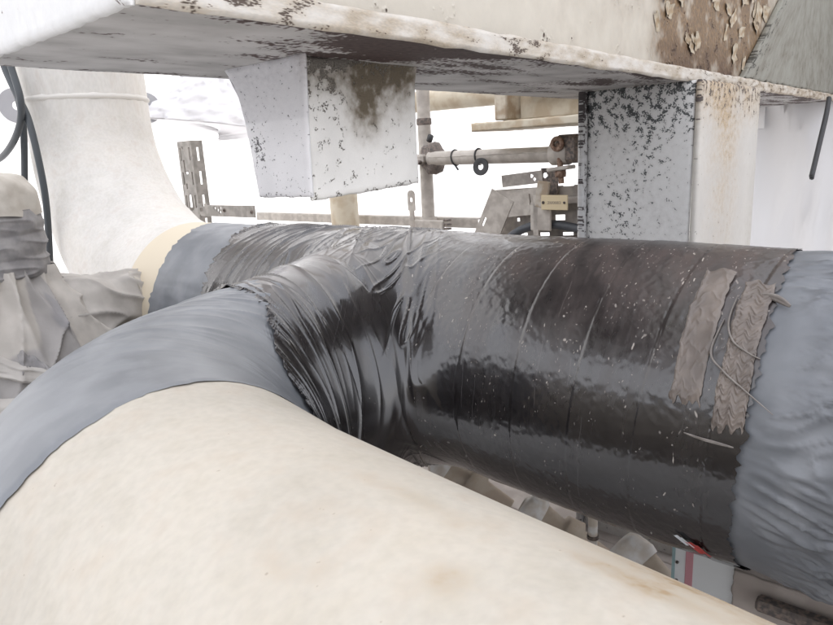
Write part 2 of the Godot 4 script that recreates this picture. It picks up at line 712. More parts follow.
func bare_paint(w: int, h: int, seed_: int, base: Color, spots: Array) -> StandardMaterial3D:
	# old cream coating: soft mottling, faint stains, a few rust blooms at spots [u, v, ru, rv, strength]
	var nb := bytes(w, h, fast(seed_, 5.0 / w, FastNoiseLite.TYPE_SIMPLEX_SMOOTH, 5))
	var nm := bytes(w, h, fast(seed_ + 1, 22.0 / w, FastNoiseLite.TYPE_SIMPLEX_SMOOTH, 5))
	var nf := bytes(w, h, fast(seed_ + 2, 110.0 / w, FastNoiseLite.TYPE_SIMPLEX_SMOOTH, 3))
	var mi := Image.create(128, 128, false, Image.FORMAT_RF)
	for j in 128:
		for i in 128:
			var a := 0.0
			for s in spots:
				var q := Vector2(((i + .5) / 128 - s[0]) / s[2], ((j + .5) / 128 - s[1]) / s[3]).length()
				a += s[4] * exp(-q * q * 2.0)
			mi.set_pixel(i, j, Color(a, 0, 0))
	mi.resize(w, h, Image.INTERPOLATE_CUBIC)
	var mk := mi.get_data().to_float32_array()
	var C := PackedByteArray(); C.resize(w * h * 3)
	var H := PackedByteArray(); H.resize(w * h)
	for i in w * h:
		var b := nb[i] / 255.0
		var m := nm[i] / 255.0
		var f := nf[i] / 255.0
		var t := .86 + .18 * b + .12 * (f - .5) + .14 * (m - .5)
		var q := clampf(maxf(0.0, m - .55) * .62 + maxf(0.0, b - .5) * .22 + maxf(0.0, f - .7) * .25 * m + mk[i] * (.3 + 1.2 * m * f), 0, .9)
		var c := Color(base.r * t, base.g * t * (.985 + .02 * m), base.b * t * (.95 + .07 * m))
		c = c.lerp(Color(.36, .25, .135), q)
		if f > .86 and m > .64:
			c = c.lerp(Color(.22, .17, .12), .45)
		c = c.linear_to_srgb()
		C[i * 3] = clampi(int(c.r * 255), 0, 255)
		C[i * 3 + 1] = clampi(int(c.g * 255), 0, 255)
		C[i * 3 + 2] = clampi(int(c.b * 255), 0, 255)
		H[i] = clampi(int((.5 + .35 * (f - .5) + .5 * (m - .5)) * 255), 0, 255)
	var o := StandardMaterial3D.new()
	o.albedo_texture = tex(w, h, Image.FORMAT_RGB8, C)
	o.roughness = .62
	o.heightmap_enabled = true
	o.heightmap_texture = tex(w, h, Image.FORMAT_L8, H)
	o.heightmap_scale = .045
	return o


func pipeline() -> void:
	var t := thing("pipeline", "large pipe run with black taped tee, grey wraps, cream branch in front and white riser", "pipe", Vector3.ZERO)
	# --- white riser and its elbow
	var path := PackedVector3Array()
	var rad := []
	for i in 61:
		var a := i / 60.0 * PI / 2
		path.append(Vector3(-1.84 - .6 * sin(a), MY + .6 * (1 - cos(a)), MZ))
		rad.append(lerpf(R - .002, .203, smoothstep(0, 1, i / 60.0)))
	for i in 40:
		path.append(Vector3(-2.44, MY + .6 + (i + 1) * .03, MZ))
		rad.append(.203)
	var nr := fast(31, 3.0)
	var k := path.size() - 1
	var white := bare_paint(768, 768, 51, Color(.72, .695, .655), [[.55, .5, .05, .3, .15], [.3, .7, .1, .2, .12]])
	var rp := part("riser_pipe", tube(path, func(u: float, a: float) -> float: return rad[int(round(u * k))] + nr.get_noise_3d(u * 3.0, cos(a), sin(a)) * .003, 96, Vector3(0, 0, 1), false), white, t, Vector3.ZERO, Vector3.ZERO, "white painted vertical pipe with its elbow at the left end")
	part("weld_bead", lathe([Vector2(.200, -.012), Vector2(.2065, -.006), Vector2(.209, 0), Vector2(.2065, .006), Vector2(.200, .012)], 64, func(a: float, _y: float) -> float: return .0012 * sin(a * 41.0)), white, rp, Vector3(-2.44, MY + .66, MZ))
	# --- bare cream ring, then the grey under-wrap
	var cream := bare_paint(1400, 1400, 61, Color(.575, .53, .455), [[.372, .508, .016, .014, .75], [.305, .465, .035, .010, .45], [.34, .47, .012, .008, .3], [.435, .443, .05, .012, .9], [.47, .405, .10, .026, .9], [.42, .42, .06, .02, .5], [.52, .43, .08, .03, .5], [.25, .47, .06, .05, .10], [.30, .55, .05, .03, .12]])
	M.cream = cream
	var edge_a := func(_th: float) -> Vector2: return Vector2(-1.86, 0)
	var cream_ring := plain(Color(.64, .56, .43), .6)
	part("bare_ring", cylinder_part(edge_a, func(_th: float) -> Vector2: return Vector2(-1.5, 0), 10, 96, func(x: float, th: float) -> Vector3: return main_point(x, th, .000)), cream_ring, t, Vector3.ZERO, Vector3.ZERO, "bare cream pipe surface between white elbow and grey wrap")
	var grey := grey_material(71)
	M.grey = grey
	part("grey_wrap", cylinder_part(func(th: float) -> Vector2: return Vector2(-1.735 + .03 * sin(th * 2.0 - .4) + .05 * smoothstep(.1, -.9, th), jag(th, 3.0, .012)), func(_th: float) -> Vector2: return Vector2(-1.44, 0), 120, 220, func(x: float, th: float) -> Vector3: return main_point(x, th, .0012 + grey_wrinkled(x * .3, th * .6, .12) + n_big.get_noise_3d(x * 3.0, th, 3.0) * .002)), grey, t, Vector3.ZERO, Vector3.ZERO, "smooth grey wrap beside the white elbow")
	# --- black tape on the main run
	var x_left := func(th: float) -> Vector2: return Vector2(-1.53 + .07 * sin(th * 1.0 + .2), jag(th, 7.0, .03))
	var x_right := func(th: float) -> Vector2: return Vector2(-.200 + .010 * sin(th * 2.0), jag(th, 9.0, .010))
	var black := tape_material(2048, 1280, 81, func(u: float, v: float) -> Color:
		var th := v * TAU - 2.0
		var x := lerpf(-1.53, -.21, u)
		var top := exp(-pow((th - .35) / .75, 2.0))
		var d := .60 * top * (.7 + .3 * smoothstep(-1.0, -.6, x)) + .08
		d *= .95 + .25 * smoothstep(-.9, -.5, x)
		var sp := (.20 + .8 * exp(-pow((th - .6) / .8, 2.0))) * (.25 + .75 * smoothstep(-1.05, -.7, x))
		return Color(d, .8 * exp(-pow((th - .15) / .5, 2.0)) * smoothstep(-.9, -.5, x), sp)
	, 15000, 1.32, 1.57)
	var keep_main := func(u: float, v: float) -> bool:
		var th := v * TAU - 2.0
		var a: Vector2 = x_left.call(th)
		var b: Vector2 = x_right.call(th)
		var p := main_point(lerpf(a.x, b.x, u), th)
		return d_main(p) < d_branch(p) + .018
	var bw := part("black_tape_wrap", cylinder_part(x_left, x_right, 560, 560, black_main, keep_main), black, t, Vector3.ZERO, Vector3.ZERO, "glossy black tape wound round the main pipe")
	# --- black tape on the branch stub
	var black_b := tape_material(768, 1024, 91, func(u: float, v: float) -> Color:
		var ph := v * TAU - PI
		var top := exp(-pow((ph + .1) / .5, 2.0))
		return Color(.62 * top + .04, .05, .16)
	, 1800, .5, 1.57)
	var s_end := func(ph: float) -> float:
		return .428 + .30 * pow(smoothstep(0.0, -1.15, ph), 1.7) * smoothstep(-2.7, -1.9, ph)
	part("black_tape_wrap", grid(420, 640, func(u: float, v: float) -> Vector3:
		var ph := v * TAU - PI
		return black_branch(lerpf(.03, s_end.call(ph), u) + pow(u, 24.0) * (jag(ph, 13.0, .016) + .012 * n_fold.get_noise_1d(ph * 30.0)), ph)
	, true, null, func(u: float, v: float) -> bool:
		var ph := v * TAU - PI
		var p := branch_point(lerpf(.03, s_end.call(ph), u), ph)
		return lerpf(.03, s_end.call(ph), u) > .3 or d_branch(p) < d_main(p) + .018), black_b, t, Vector3.ZERO, Vector3.ZERO, "wrinkled black tape on the branch stub with a jagged edge")
	# --- grey wrap on the branch elbow
	var bend := BL + BR * BA
	part("grey_wrap", grid(170, 260, func(u: float, v: float) -> Vector3:
		var ph := v * TAU - PI
		var s := lerpf(s_end.call(ph) - .06, bend + .012 * sin(ph * 2.0) + jag(ph, 23.0, .005), u)
		var e := .0020 + n_big.get_noise_3d(s * 2.0, ph, 30.0) * .002 + grey_wrinkled(ph * .12, s * 1.4, .22) * smoothstep(.95, .45, s)
		return branch_point(s, ph, e * (1.0 if u < .985 else (1.0 - u) / .015))
	, true), grey, t, Vector3.ZERO, Vector3.ZERO, "smooth grey wrap on the elbow of the branch")
	# --- bare cream pipe of the branch
	part("cream_pipe", grid(220, 160, func(u: float, v: float) -> Vector3:
		var ph := v * TAU - PI
		var s := lerpf(bend - .06, bend + 1.3, u)
		var kk := (s - bend) / .12
		return branch_point(s, ph, -.001 - .008 * clampf(kk, 0, 1) * (1.0 - .25 * smoothstep(.35, .6, s - bend) - .75 * smoothstep(.58, .80, s - bend)) + .007 * smoothstep(.60, .95, s - bend) + n_big.get_noise_3d(s, ph, 50.0) * .002)
	, true), cream, t, Vector3.ZERO, Vector3.ZERO, "bare cream painted pipe running across the foreground")
	# --- wrinkled grey wrap at the right end
	part("grey_wrap", cylinder_part(func(_th: float) -> Vector2: return Vector2(-.34, 0), func(_th: float) -> Vector2: return Vector2(1.3, 0), 420, 420, func(x: float, th: float) -> Vector3:
		var fade := smoothstep(-.20, -.10, x + .02 * sin(th * 5.0))
		return main_point(x, th, .001 + grey_wrinkled(x, th, .75 * fade) * smoothstep(-.6, .5, th) * .9 + n_big.get_noise_3d(x * 2.0, th, 90.0) * .004 * fade - .003 * smoothstep(-.16, -.22, x))), grey, t, Vector3.ZERO, Vector3.ZERO, "wrinkled grey plastic wrap at the right end of the main pipe")
	tape_ends(bw)
	# --- side stub that goes into the wrapped valve
	part("stub_nozzle", tube(spline([Vector3(-1.84, -.375, MZ + .2), Vector3(-1.84, -.375, MZ + .33), Vector3(-1.84, -.375, MZ + .44)], 24), func(u: float, a: float) -> float: return .072 + .006 * sin(u * 40.0 + 2.0 * sin(a)) + .004 * n_fold.get_noise_2d(u * 8.0, a), 36), noisy(Color(.16, .18, .21), Color(.36, .30, .24), 2.5, 101, .6, .08), t, Vector3.ZERO, Vector3.ZERO, "short stub smeared grey and brown entering the wrapped valve")


func grey_material(seed_: int) -> StandardMaterial3D:
	var m := noisy(Color(.148, .157, .171), Color(.212, .221, .236), 1.6, seed_, .42, .06, 768)
	return m


func tape_ends(t: Node3D) -> void:
	# two flattened strips of brown tape near the right edge of the black wrap, and curled loose ends
	var tan_m := noisy(Color(.12, .10, .088), Color(.21, .175, .15), 3.0, 111, .34, .04)
	var strip := func(xa: float, wa: float, th0: float, th1: float, seed_: float, lift: float) -> ArrayMesh:
		return grid(40, 160, func(u: float, v: float) -> Vector3:
			var th := lerpf(th0 + .03 * n_line.get_noise_2d(u * 2.0, seed_), th1 + .035 * n_line.get_noise_2d(u * 5.0, seed_ + 9.0), v)
			var x: float = xa + (u - .5) * wa * (1.0 + .12 * n_warp.get_noise_2d(v * 3.0, seed_)) + .02 * (v - .5) * 0.0 + jag(th, seed_, .002)
			var edge := minf(minf(u, 1 - u) / .08, minf(v, 1 - v) / .04)
			var e := lift + .0014 * clampf(edge, 0, 1) + (.0022 if seed_ > 3.5 else .0009) * pow(1.0 - absf(n_fold.get_noise_2d(u * 1.0 + x, v * 13.0 * (1.1 if seed_ > 3.5 else .4))), 4.0)
			e += .003 * exp(-pow((u - .05) / .06, 2.0)) * (.5 + n_warp.get_noise_2d(v * 9.0, seed_))
			return main_point(x, th, e + .003)
		, false)
	part("tape_strip", strip.call(-.272, .040, .42, 1.26, 3.0, .0036), tan_m, t, Vector3.ZERO, Vector3.ZERO, "flat brown strip of tape near the right edge of the black wrap")
	part("tape_strip", strip.call(-.215, .038, .50, 1.36, 4.0, .0038), tan_m, t, Vector3.ZERO, Vector3.ZERO, "puckered brown strip of tape against the wrinkled grey wrap")
	var curl := func(pts: Array, r: float) -> ArrayMesh:
		var w := []
		for p in pts:
			w.append(main_point(p[0], p[1], .004 + p[2] * .4))
		return tube(spline(w, 60), func(u: float, a: float) -> float: return r * (.35 + .65 * sin(u * PI)) * (1.0 + .55 * cos(a * 2.0)), 12)
	var pale := noisy(Color(.17, .15, .135), Color(.25, .225, .205), 9.0, 121, .5, .1)
	part("loose_tape_end", curl.call([[-.238, .62, .008], [-.238, .80, .013], [-.226, .91, .016], [-.205, .96, .013], [-.190, .98, .010]], .0019), pale, t)
	part("loose_tape_end", curl.call([[-.245, .78, .007], [-.250, .98, .012], [-.230, 1.07, .015], [-.200, 1.15, .013], [-.165, 1.24, .009]], .0021), pale, t)
	part("loose_tape_end", curl.call([[-.268, 1.42, .006], [-.245, 1.43, .010], [-.222, 1.435, .009], [-.205, 1.44, .006]], .0015), pale, t)
	part("loose_tape_end", curl.call([[-.21, .60, .008], [-.19, .62, .011], [-.172, .66, .008]], .0035), pale, t)
	var red := plain(Color(.42, .045, .04), .5)
	var flat := func(x0: float, x1: float, th0: float, th1: float) -> ArrayMesh:
		return grid(10, 10, func(u: float, v: float) -> Vector3: return main_point(lerpf(x0, x1, u) + .015 * v, lerpf(th0, th1, v), .0075 + .001 * sin(u * 9.0)), false)
	part("red_tape_tag", flat.call(-.275, -.255, 2.20, 2.32), red, t, Vector3.ZERO, Vector3.ZERO, "small red scrap of tape low on the black wrap")
	part("white_tape_tag", flat.call(-.290, -.276, 2.16, 2.25), plain(Color(.62, .64, .66), .5), t)


# ---------------------------------------------------------------- the steel above
func beam() -> void:
	var white := Color(.70, .68, .655)
	var t := thing("steel_beam", "worn white painted steel beam overhead with flaking paint, rust and two welded brackets", "beam", Vector3(-.49, .12, -.27))
	var L := 3.3
	# bottom flange: width .365 (X from -.855 to -.49), underside at y = .12. In the plate's own axes x runs along the beam.
	var under := paint(2048, 256, 620.0, 201, Color(.72, .695, .675), Color(.075, .05, .045), .93, func(u: float, v: float) -> Color:
		# u along the beam from the near end; v across, 1 at the front edge
		var z := u * L
		var chip := .06
		chip += .32 * exp(-pow((z - .31) / .11, 2.0)) * smoothstep(.7, .1, v)
		chip += .30 * exp(-pow((z - .50) / .14, 2.0)) * smoothstep(.8, .3, v)
		chip += .26 * smoothstep(.10, .0, v) + .1 * smoothstep(.9, 1.0, v)
		chip += .22 * exp(-pow((z - 1.05) / .16, 2.0)) * smoothstep(.9, .4, v)
		chip += .20 * smoothstep(1.6, 2.1, z)
		return Color(chip, .12 * smoothstep(1.2, 2.0, z) + .14 * smoothstep(.4, .0, v), .75 + .5 * smoothstep(1.3, 2.2, z))
	, {"mid": 13.0, "fine": 90.0, "relief": .12, "grime": Color(.40, .385, .37), "stretch": 3})
	var fl := part("bottom_flange", plate(L, .365, .020, 21, .004), under, t, Vector3(-.365, 0, 0), Vector3(PI / 2, PI / 2, 0))
	fl.rotation = Vector3.ZERO
	# x of the plate -> -Z, y of the plate -> +X, front face -> down
	fl.transform = Transform3D(Basis(Vector3(0, 0, -1), Vector3(1, 0, 0), Vector3(0, -1, 0)), Vector3(-.365, 0, 0))
	# web, set a little back from the flange's edge
	var web := paint(2048, 512, 700.0, 211, Color(.62, .575, .49), Color(.09, .055, .04), 1.02, func(u: float, v: float) -> Color:
		var z := u * 2.3
		var y := (1 - v) * .6
		var rust := smoothstep(1.02, 1.12, z) * smoothstep(2.05, 1.7, z)
		var chip := -.04 + .17 * rust * exp(-pow((y - .08) / .14, 2.0)) + .26 * exp(-pow((z - .06) / .07, 2.0)) + .12 * smoothstep(.05, .0, y)
		chip += .18 * exp(-pow((z - .92) / .06, 2.0) - pow((y - .13) / .06, 2.0))
		return Color(chip, 1.1 * rust + .16 * smoothstep(.5, 1.0, z), .10 + .5 * rust * smoothstep(.10, .0, y))
	, {"relief": .8, "lip": .12, "mid": 13.0, "fine": 60.0, "stain": Color(.215, .14, .075), "grime": Color(.08, .045, .03)})
	var wb := part("web", plate(2.3, .6, .014, 22, .003), web, t)
	wb.transform = Transform3D(Basis(Vector3(0, 0, -1), Vector3(0, 1, 0), Vector3(1, 0, 0)), Vector3(-.022, .0205, 0))
	# olive grey splice plate on the web, its edge cut on the slant
	var olive := paint(1024, 340, 586.0, 221, Color(.34, .34, .295), Color(.06, .055, .045), .98, func(u: float, v: float) -> Color: return Color(-.03 + .08 * smoothstep(.5, 1, v) + .2 * smoothstep(.1, .0, u), .12, .35), {"relief": .4, "mid": 26.0})
	var sp := part("splice_plate", plate(1.75, .58, .016, 23, .010, func(x: float, y: float) -> Vector2: return Vector2(x + maxf(0.0, 1.0 - x / .8) * y * 1.55, y)), olive, t, Vector3.ZERO, Vector3.ZERO, "olive grey plate with slanted flaking edge on the beam")
	sp.transform = Transform3D(Basis(Vector3(0, 0, -1), Vector3(0, 1, 0), Vector3(1, 0, 0)), Vector3(-.005, .024, -1.62))
	# the flange's worn edge
	var lipm := paint(2048, 48, 620.0, 231, Color(.76, .745, .71), Color(.10, .075, .06), .96, func(u: float, v: float) -> Color: return Color(.0 + .10 * smoothstep(.30, .42, u) + .24 * exp(-pow((u - .03) / .02, 2.0)) + .16 * exp(-pow((u - .16) / .03, 2.0)), .5 + .25 * smoothstep(.4, .6, u), .4), {"mid": 20.0, "fine": 160.0, "relief": .25, "stain": Color(.42, .31, .19), "grime": Color(.40, .36, .30)})
	var le := part("flange_edge", plate(L, .026, .008, 62, .0035), lipm, t, Vector3.ZERO, Vector3.ZERO, "worn white edge of the flange with chipped paint")
	le.transform = Transform3D(Basis(Vector3(0, 0, -1), Vector3(0, 1, 0), Vector3(1, 0, 0)), Vector3(.0065, -.003, .004))
	# curled flakes of paint on the rusty stretch of the web
	rng.seed = 77
	var flake_m := noisy(Color(.50, .44, .34), Color(.33, .235, .14), 6.0, 232, .6, .1)
	for i in 44:
		var fw := rng.randf_range(.016, .075)
		var fh := rng.randf_range(.016, .065)
		var sd := rng.randf() * 50.0
		var mesh := grid(10, 10, func(u: float, v: float) -> Vector3:
			var a := Vector2(u - .5, v - .5)
			var edge := maxf(absf(a.x), absf(a.y)) * 2.0
			var k := .80 + .28 * n_line.get_noise_3d(a.normalized().x * .8, a.normalized().y * .8, sd)
			a *= k
			return Vector3(a.x * fw, a.y * fh, .0010 + .0040 * pow(edge, 2.0) * (.35 + n_line.get_noise_3d(a.x * 1.5, a.y * 1.5, sd + 9.0)))
		, false)
		var fz := rng.randf_range(1.02, 1.85)
		var fy := rng.randf_range(.035, .36)
		var fk := part("paint_flake", mesh, flake_m, wb)
		fk.transform = Transform3D(Basis(Vector3(0, 0, 1), rng.randf_range(-.6, .6)), Vector3(fz, fy, .0015))
	# end plate facing the viewer
	var endm := paint(512, 512, 900.0, 241, Color(.80, .795, .78), Color(.10, .07, .06), 1.04, func(u: float, v: float) -> Color: return Color(.04 + .22 * smoothstep(.93, 1.0, u), .04, .05), {"relief": .15})
	part("end_plate", plate(.376, .55, .012, 24, .002), endm, t, Vector3(-.372, -.004, .0135))
	# --- lug hanging near the left: one plate across, one along the beam
	var lug := paint(400, 640, 3830.0, 251, Color(.80, .79, .80), Color(.16, .155, .16), 1.04, func(u: float, v: float) -> Color:
		var chip := .10 + .24 * exp(-pow((u - .18) / .11, 2.0) - pow((v - .62) / .14, 2.0)) + .1 * smoothstep(.9, 1.0, v) + .0 * u
		return Color(chip, .3 * smoothstep(.75, 1.0, u) * smoothstep(.3, .0, v), .35 * smoothstep(.45, .42, v))
	, {"relief": .10, "grime": Color(.52, .51, .53), "mid": 110.0, "fine": 330.0})
	var wide := func(x: float, y: float) -> Vector2:
		var f := clampf(1.0 - x / .09, 0, 1)
		var flare := .028 * pow(clampf(y / .165, 0, 1), 5.0)
		return Vector2(x - (flare + .020 * y / .165) * f + .010 * (y / .165) * (1 - f), y)
	part("bracket_plate", plate(.104, .167, .009, 25, .0015, wide), lug, t, Vector3(-.240, -.165, -.262), Vector3.ZERO, "plain white plate of the hanging bracket")
	var lug2 := paint(768, 640, 3000.0, 261, Color(.78, .765, .73), Color(.15, .135, .115), 1.0, func(u: float, v: float) -> Color:
		var streak := .9 * exp(-pow((u - .50) / .17, 2.0)) * smoothstep(.75, .25, v) + .8 * exp(-pow((u - .84) / .12, 2.0)) * smoothstep(.62, .15, v) + .5 * smoothstep(.34, .08, v)
		var chip := .08 + .34 * exp(-pow((u - .1) / .22, 2.0)) * smoothstep(.55, .0, v) * .5 + .05 * smoothstep(.6, .0, u) + .12 * smoothstep(.93, 1.0, v) + .3 * smoothstep(.16, .0, v)
		return Color(chip, .55 * streak, .9 * streak + .35 * smoothstep(.5, .0, v) * smoothstep(.9, .1, u))
	, {"relief": .22, "stain": Color(.20, .125, .05), "grime": Color(.13, .105, .07), "mid": 40.0, "fine": 260.0})
	var b2 := part("bracket_plate", plate(.205, .170, .010, 26, .002, func(x: float, y: float) -> Vector2: return Vector2(x + .012 * pow(clampf(y / .17, 0, 1), 6.0) * x / .2, y + .008 * x / .2)), lug2, t, Vector3.ZERO, Vector3.ZERO, "stained plate of the hanging bracket with streaks of grime")
	b2.transform = Transform3D(Basis(Vector3(0, 0, -1), Vector3(0, 1, 0), Vector3(1, 0, 0)), Vector3(-.139, -.170, -.2725))
	# --- post behind the main pipe
	var post_t := thing("steel_post", "tall white steel post behind the black pipe, its shaded face peppered with chipped paint", "post", Vector3(-.47, 0, -1.45))
	var web2 := paint(400, 2016, 1680.0, 271, Color(.74, .735, .72), Color(.085, .09, .09), 1.0, func(u: float, v: float) -> Color:
		var y := v * 1.2
		var chip := .08 + .20 * exp(-pow((y - .05) / .05, 2.0)) + .12 * exp(-pow((u - .6) / .22, 2.0) - pow((y - .14) / .08, 2.0)) + .14 * exp(-pow((u - .35) / .2, 2.0) - pow((y - .29) / .1, 2.0)) + .14 * smoothstep(.12, .0, u)
		chip += .25 * smoothstep(.02, .0, y)
		return Color(chip, .1, .15)
	, {"relief": .10, "mid": 48.0, "fine": 210.0, "grime": Color(.34, .35, .36)})
	part("web", plate(.238, 1.2, .012, 27, .0015), web2, post_t, Vector3(-.240, -1.082, 0))
	var fl2 := paint(640, 1688, 1406.0, 281, Color(.60, .575, .535), Color(.09, .075, .07), 1.03, func(u: float, v: float) -> Color:
		return Color(.05 + .22 * smoothstep(.10, .0, v) + .05 * smoothstep(.1, 0, u), .55 * exp(-pow((u - .40) / .25, 2.0)) * smoothstep(.5, .0, v) + .6 * smoothstep(.10, .0, v), .12 + .25 * smoothstep(.8, 1.0, u))
	, {"relief": .14, "stain": Color(.45, .33, .2), "grime": Color(.45, .42, .36)})
	var f2 := part("flange", plate(.455, 1.2, .014, 28, .002), fl2, post_t)
	f2.transform = Transform3D(Basis(Vector3(0, 0, -1), Vector3(0, 1, 0), Vector3(1, 0, 0)), Vector3(.0145, -1.082, .004))
	var f3 := part("flange", plate(.05, 1.2, .016, 29, .003), paint(64, 1536, 1280.0, 291, Color(.62, .625, .63), Color(.07, .06, .06), .95, func(u: float, v: float) -> Color: return Color(.16 + .3 * exp(-pow((v - .02) / .03, 2.0)), .1, .2), {"relief": .3, "mid": 60.0}), post_t, Vector3(-.255, -1.082, .012))
	f3.transform = Transform3D(Basis(Vector3(0, 0, -1), Vector3(0, 1, 0), Vector3(1, 0, 0)), Vector3(-.240, -1.082, .016))


# ---------------------------------------------------------------- scaffold, tray and other things behind
func behind() -> void:
	var galv := noisy(Color(.40, .36, .32), Color(.54, .50, .45), 3.0, 301, .5, .08)
	var dark := noisy(Color(.10, .09, .085), Color(.24, .19, .16), 12.0, 311, .7, .3)
	var rusty := noisy(Color(.16, .09, .06), Color(.34, .24, .18), 14.0, 321, .8, .4)
	var rubber := plain(Color(.05, .05, .052), .6)
	var cream := noisy(Color(.66, .60, .48), Color(.52, .43, .31), 2.2, 331, .6, .1)
	M.galv = galv
	M.dark = dark
	M.rubber = rubber
	# upright and ledger of the scaffold
	var up := thing("scaffold_tube", "upright grey scaffold tube behind the black pipe, left of the coupler", "scaffold tube", Vector3(-1.60, -1.0, -1.94))
	part("tube", bar(Vector3.ZERO, Vector3(0, 3.0, 0), .0245, 28), galv, up)
	part("collar", lathe([Vector2(.0245, -.012), Vector2(.028, -.010), Vector2(.028, .010), Vector2(.0245, .012)], 28), dark, up, Vector3(0, 1.115, 0))
	var led := thing("scaffold_tube", "level grey scaffold tube with two black cable ties round it", "scaffold tube", Vector3(-1.53, -.018, -1.88))
	part("tube", bar(Vector3.ZERO, Vector3(.80, -.008, 0), .0245, 28), galv, led)
	part("seam", box(Vector3(.78, .004, .004), .001), galv, led, Vector3(.40, .004, .0235))
	for x in [.115, .215]:
		part("cable_tie", torus(.0265, .003, 26, 8), rubber, led, Vector3(x, -.001, 0), Vector3(0, 0, PI / 2 + .08))
	part("tie_tail", bar(Vector3(.118, -.025, .01), Vector3(.136, -.042, .016), .0035, 8), rubber, led)
	var cp := thing("scaffold_coupler", "dark coupler joining the upright and level scaffold tubes", "coupler", Vector3(-1.565, -.018, -1.905))
	part("drum", lathe([Vector2(0, -.03), Vector2(.04, -.03), Vector2(.052, -.022), Vector2(.056, 0), Vector2(.052, .022), Vector2(.04, .03), Vector2(0, .03)], 24, func(a: float, y: float) -> float: return .005 * sin(a * 5.0 + y * 40.0)), dark, cp, Vector3(.028, 0, .0), Vector3(PI / 2, 0, .3))
	part("jaw", box(Vector3(.085, .034, .075), .008), galv, cp, Vector3(-.02, 0, .02))
	part("bolt", bar(Vector3(-.03, -.012, .055), Vector3(.03, -.012, .075), .008, 10), dark, cp)
	part("cap", bar(Vector3(.014, .062, 0), Vector3(.026, .080, .004), .011, 12), rubber, cp)
	var c2 := thing("scaffold_coupler", "rusty coupler with a hanging bolt at the right end of the level tube", "coupler", Vector3(-.985, -.02, -1.87))
	part("clamp_body", box(Vector3(.080, .085, .08), .012), dark, c2, Vector3(.02, .012, 0))
	part("saddle", lathe([Vector2(.026, -.032), Vector2(.036, -.028), Vector2(.036, .028), Vector2(.026, .032)], 20), galv, c2, Vector3(-.01, 0, .01), Vector3(0, 0, PI / 2))
	part("eye_bolt", torus(.016, .007, 18, 8), rusty, c2, Vector3(-.004, .028, .048), Vector3(PI / 2, 0, 0))
	part("washer_plate", box(Vector3(.075, .012, .05), .003), galv, c2, Vector3(.0, -.045, .03), Vector3(0, 0, .1))
	part("bolt", bar(Vector3(-.006, .03, .035), Vector3(.004, -.09, .035), .0085, 12), rusty, c2)
	part("nut", lathe([Vector2(0, -.011), Vector2(.016, -.011), Vector2(.017, 0), Vector2(.016, .011), Vector2(0, .011)], 6), rusty, c2, Vector3(.001, -.060, .035))
	var wa := thing("rubber_washer", "black rubber washer hanging half below the level scaffold tube", "washer", Vector3(-1.285, -.052, -1.845))
	part("ring", torus_flat(.011, .029, .006), rubber, wa, Vector3.ZERO, Vector3(PI / 2 - .1, 0, -.1))
	# cream pipe and beam end high behind the bracket
	var hp := thing("cream_pipe", "level cream pipe high behind the hanging bracket", "pipe", Vector3(-1.95, .205, -2.12))
	part("pipe", bar(Vector3.ZERO, Vector3(1.2, -.012, 0), .040, 32), cream, hp)
	var jb := thing("beam_end", "cream steel beam end with rusty edges left of the post", "beam", Vector3(-1.25, .072, -1.80))
	part("bottom_flange", plate(.66, .026, .20, 41, .002), noisy(Color(.66, .60, .48), Color(.50, .40, .28), 2.5, 341, .65, .3), jb, Vector3(0, -.013, .055))
	part("end_stiffener", box(Vector3(.045, .18, .13), .004), noisy(Color(.58, .52, .42), Color(.38, .29, .20), 2.6, 342, .65, .3), jb, Vector3(.112, .105, -.01))
	part("web", box(Vector3(.50, .18, .014), .003), cream, jb, Vector3(.39, .105, -.02))
	part("shelf_rail", box(Vector3(.45, .012, .05), .003), noisy(Color(.56, .50, .40), Color(.28, .20, .13), 3.0, 343, .65, .3), jb, Vector3(.40, .085, .02))
	# small riser, rail and tab behind the black pipe
	var rp := thing("cream_pipe", "slim upright cream pipe seen below the hanging bracket", "pipe", Vector3(-2.02, -1.0, -1.90))
	part("pipe", bar(Vector3.ZERO, Vector3(0, 2.6, 0), .058, 32), cream, rp)
	var ra := thing("angle_rail", "grey steel angle lying level behind the black pipe", "rail", Vector3(-2.75, -.262, -1.99))
	part("leg", box(Vector3(1.35, .034, .006), .002), galv, ra, Vector3(.67, 0, 0))
	part("leg", box(Vector3(1.35, .006, .034), .002), galv, ra, Vector3(.67, .0175, -.015))
	var cl := thing("pipe_clamp", "grey clamp fixing the rail to the upright scaffold tube", "clamp", Vector3(-1.60, -.265, -1.92))
	part("band", lathe([Vector2(.0255, -.03), Vector2(.033, -.03), Vector2(.033, .03), Vector2(.0255, .03)], 24), galv, cl, Vector3(0, 0, -.02))
	part("ear", box(Vector3(.14, .045, .014), .004), galv, cl, Vector3(.03, .0, .014))
	for y in [-.024, -.008, .008, .024]:
		part("screw_thread", box(Vector3(.026, .007, .02), .002), dark, cl, Vector3(.115, y, .012))
	var tb := thing("drilled_tab", "grey flat steel tab with a round hole standing behind the black pipe", "tab", Vector3(-1.690, -.32, -1.93))
	part("bar", pierced(.038, .19, .006, .0022, func(x: float, y: float) -> bool:
		var w := absf(x - .019) < (.010 if y < .11 else .017)
		var round := y < .168 or Vector2(x - .019, y - .168).length() < .0175
		return w and round and Vector2(x - .019, y - .150).length() > .0095), galv, tb)
	# tall slotted strut with its arm
	var su := thing("slotted_strut", "upright grey slotted steel channel left of the hanging bracket", "strut", Vector3(-2.665, -1.0, -1.56))
	var zinc := noisy(Color(.24, .225, .205), Color(.34, .315, .29), 3.0, 302, .5, .06)
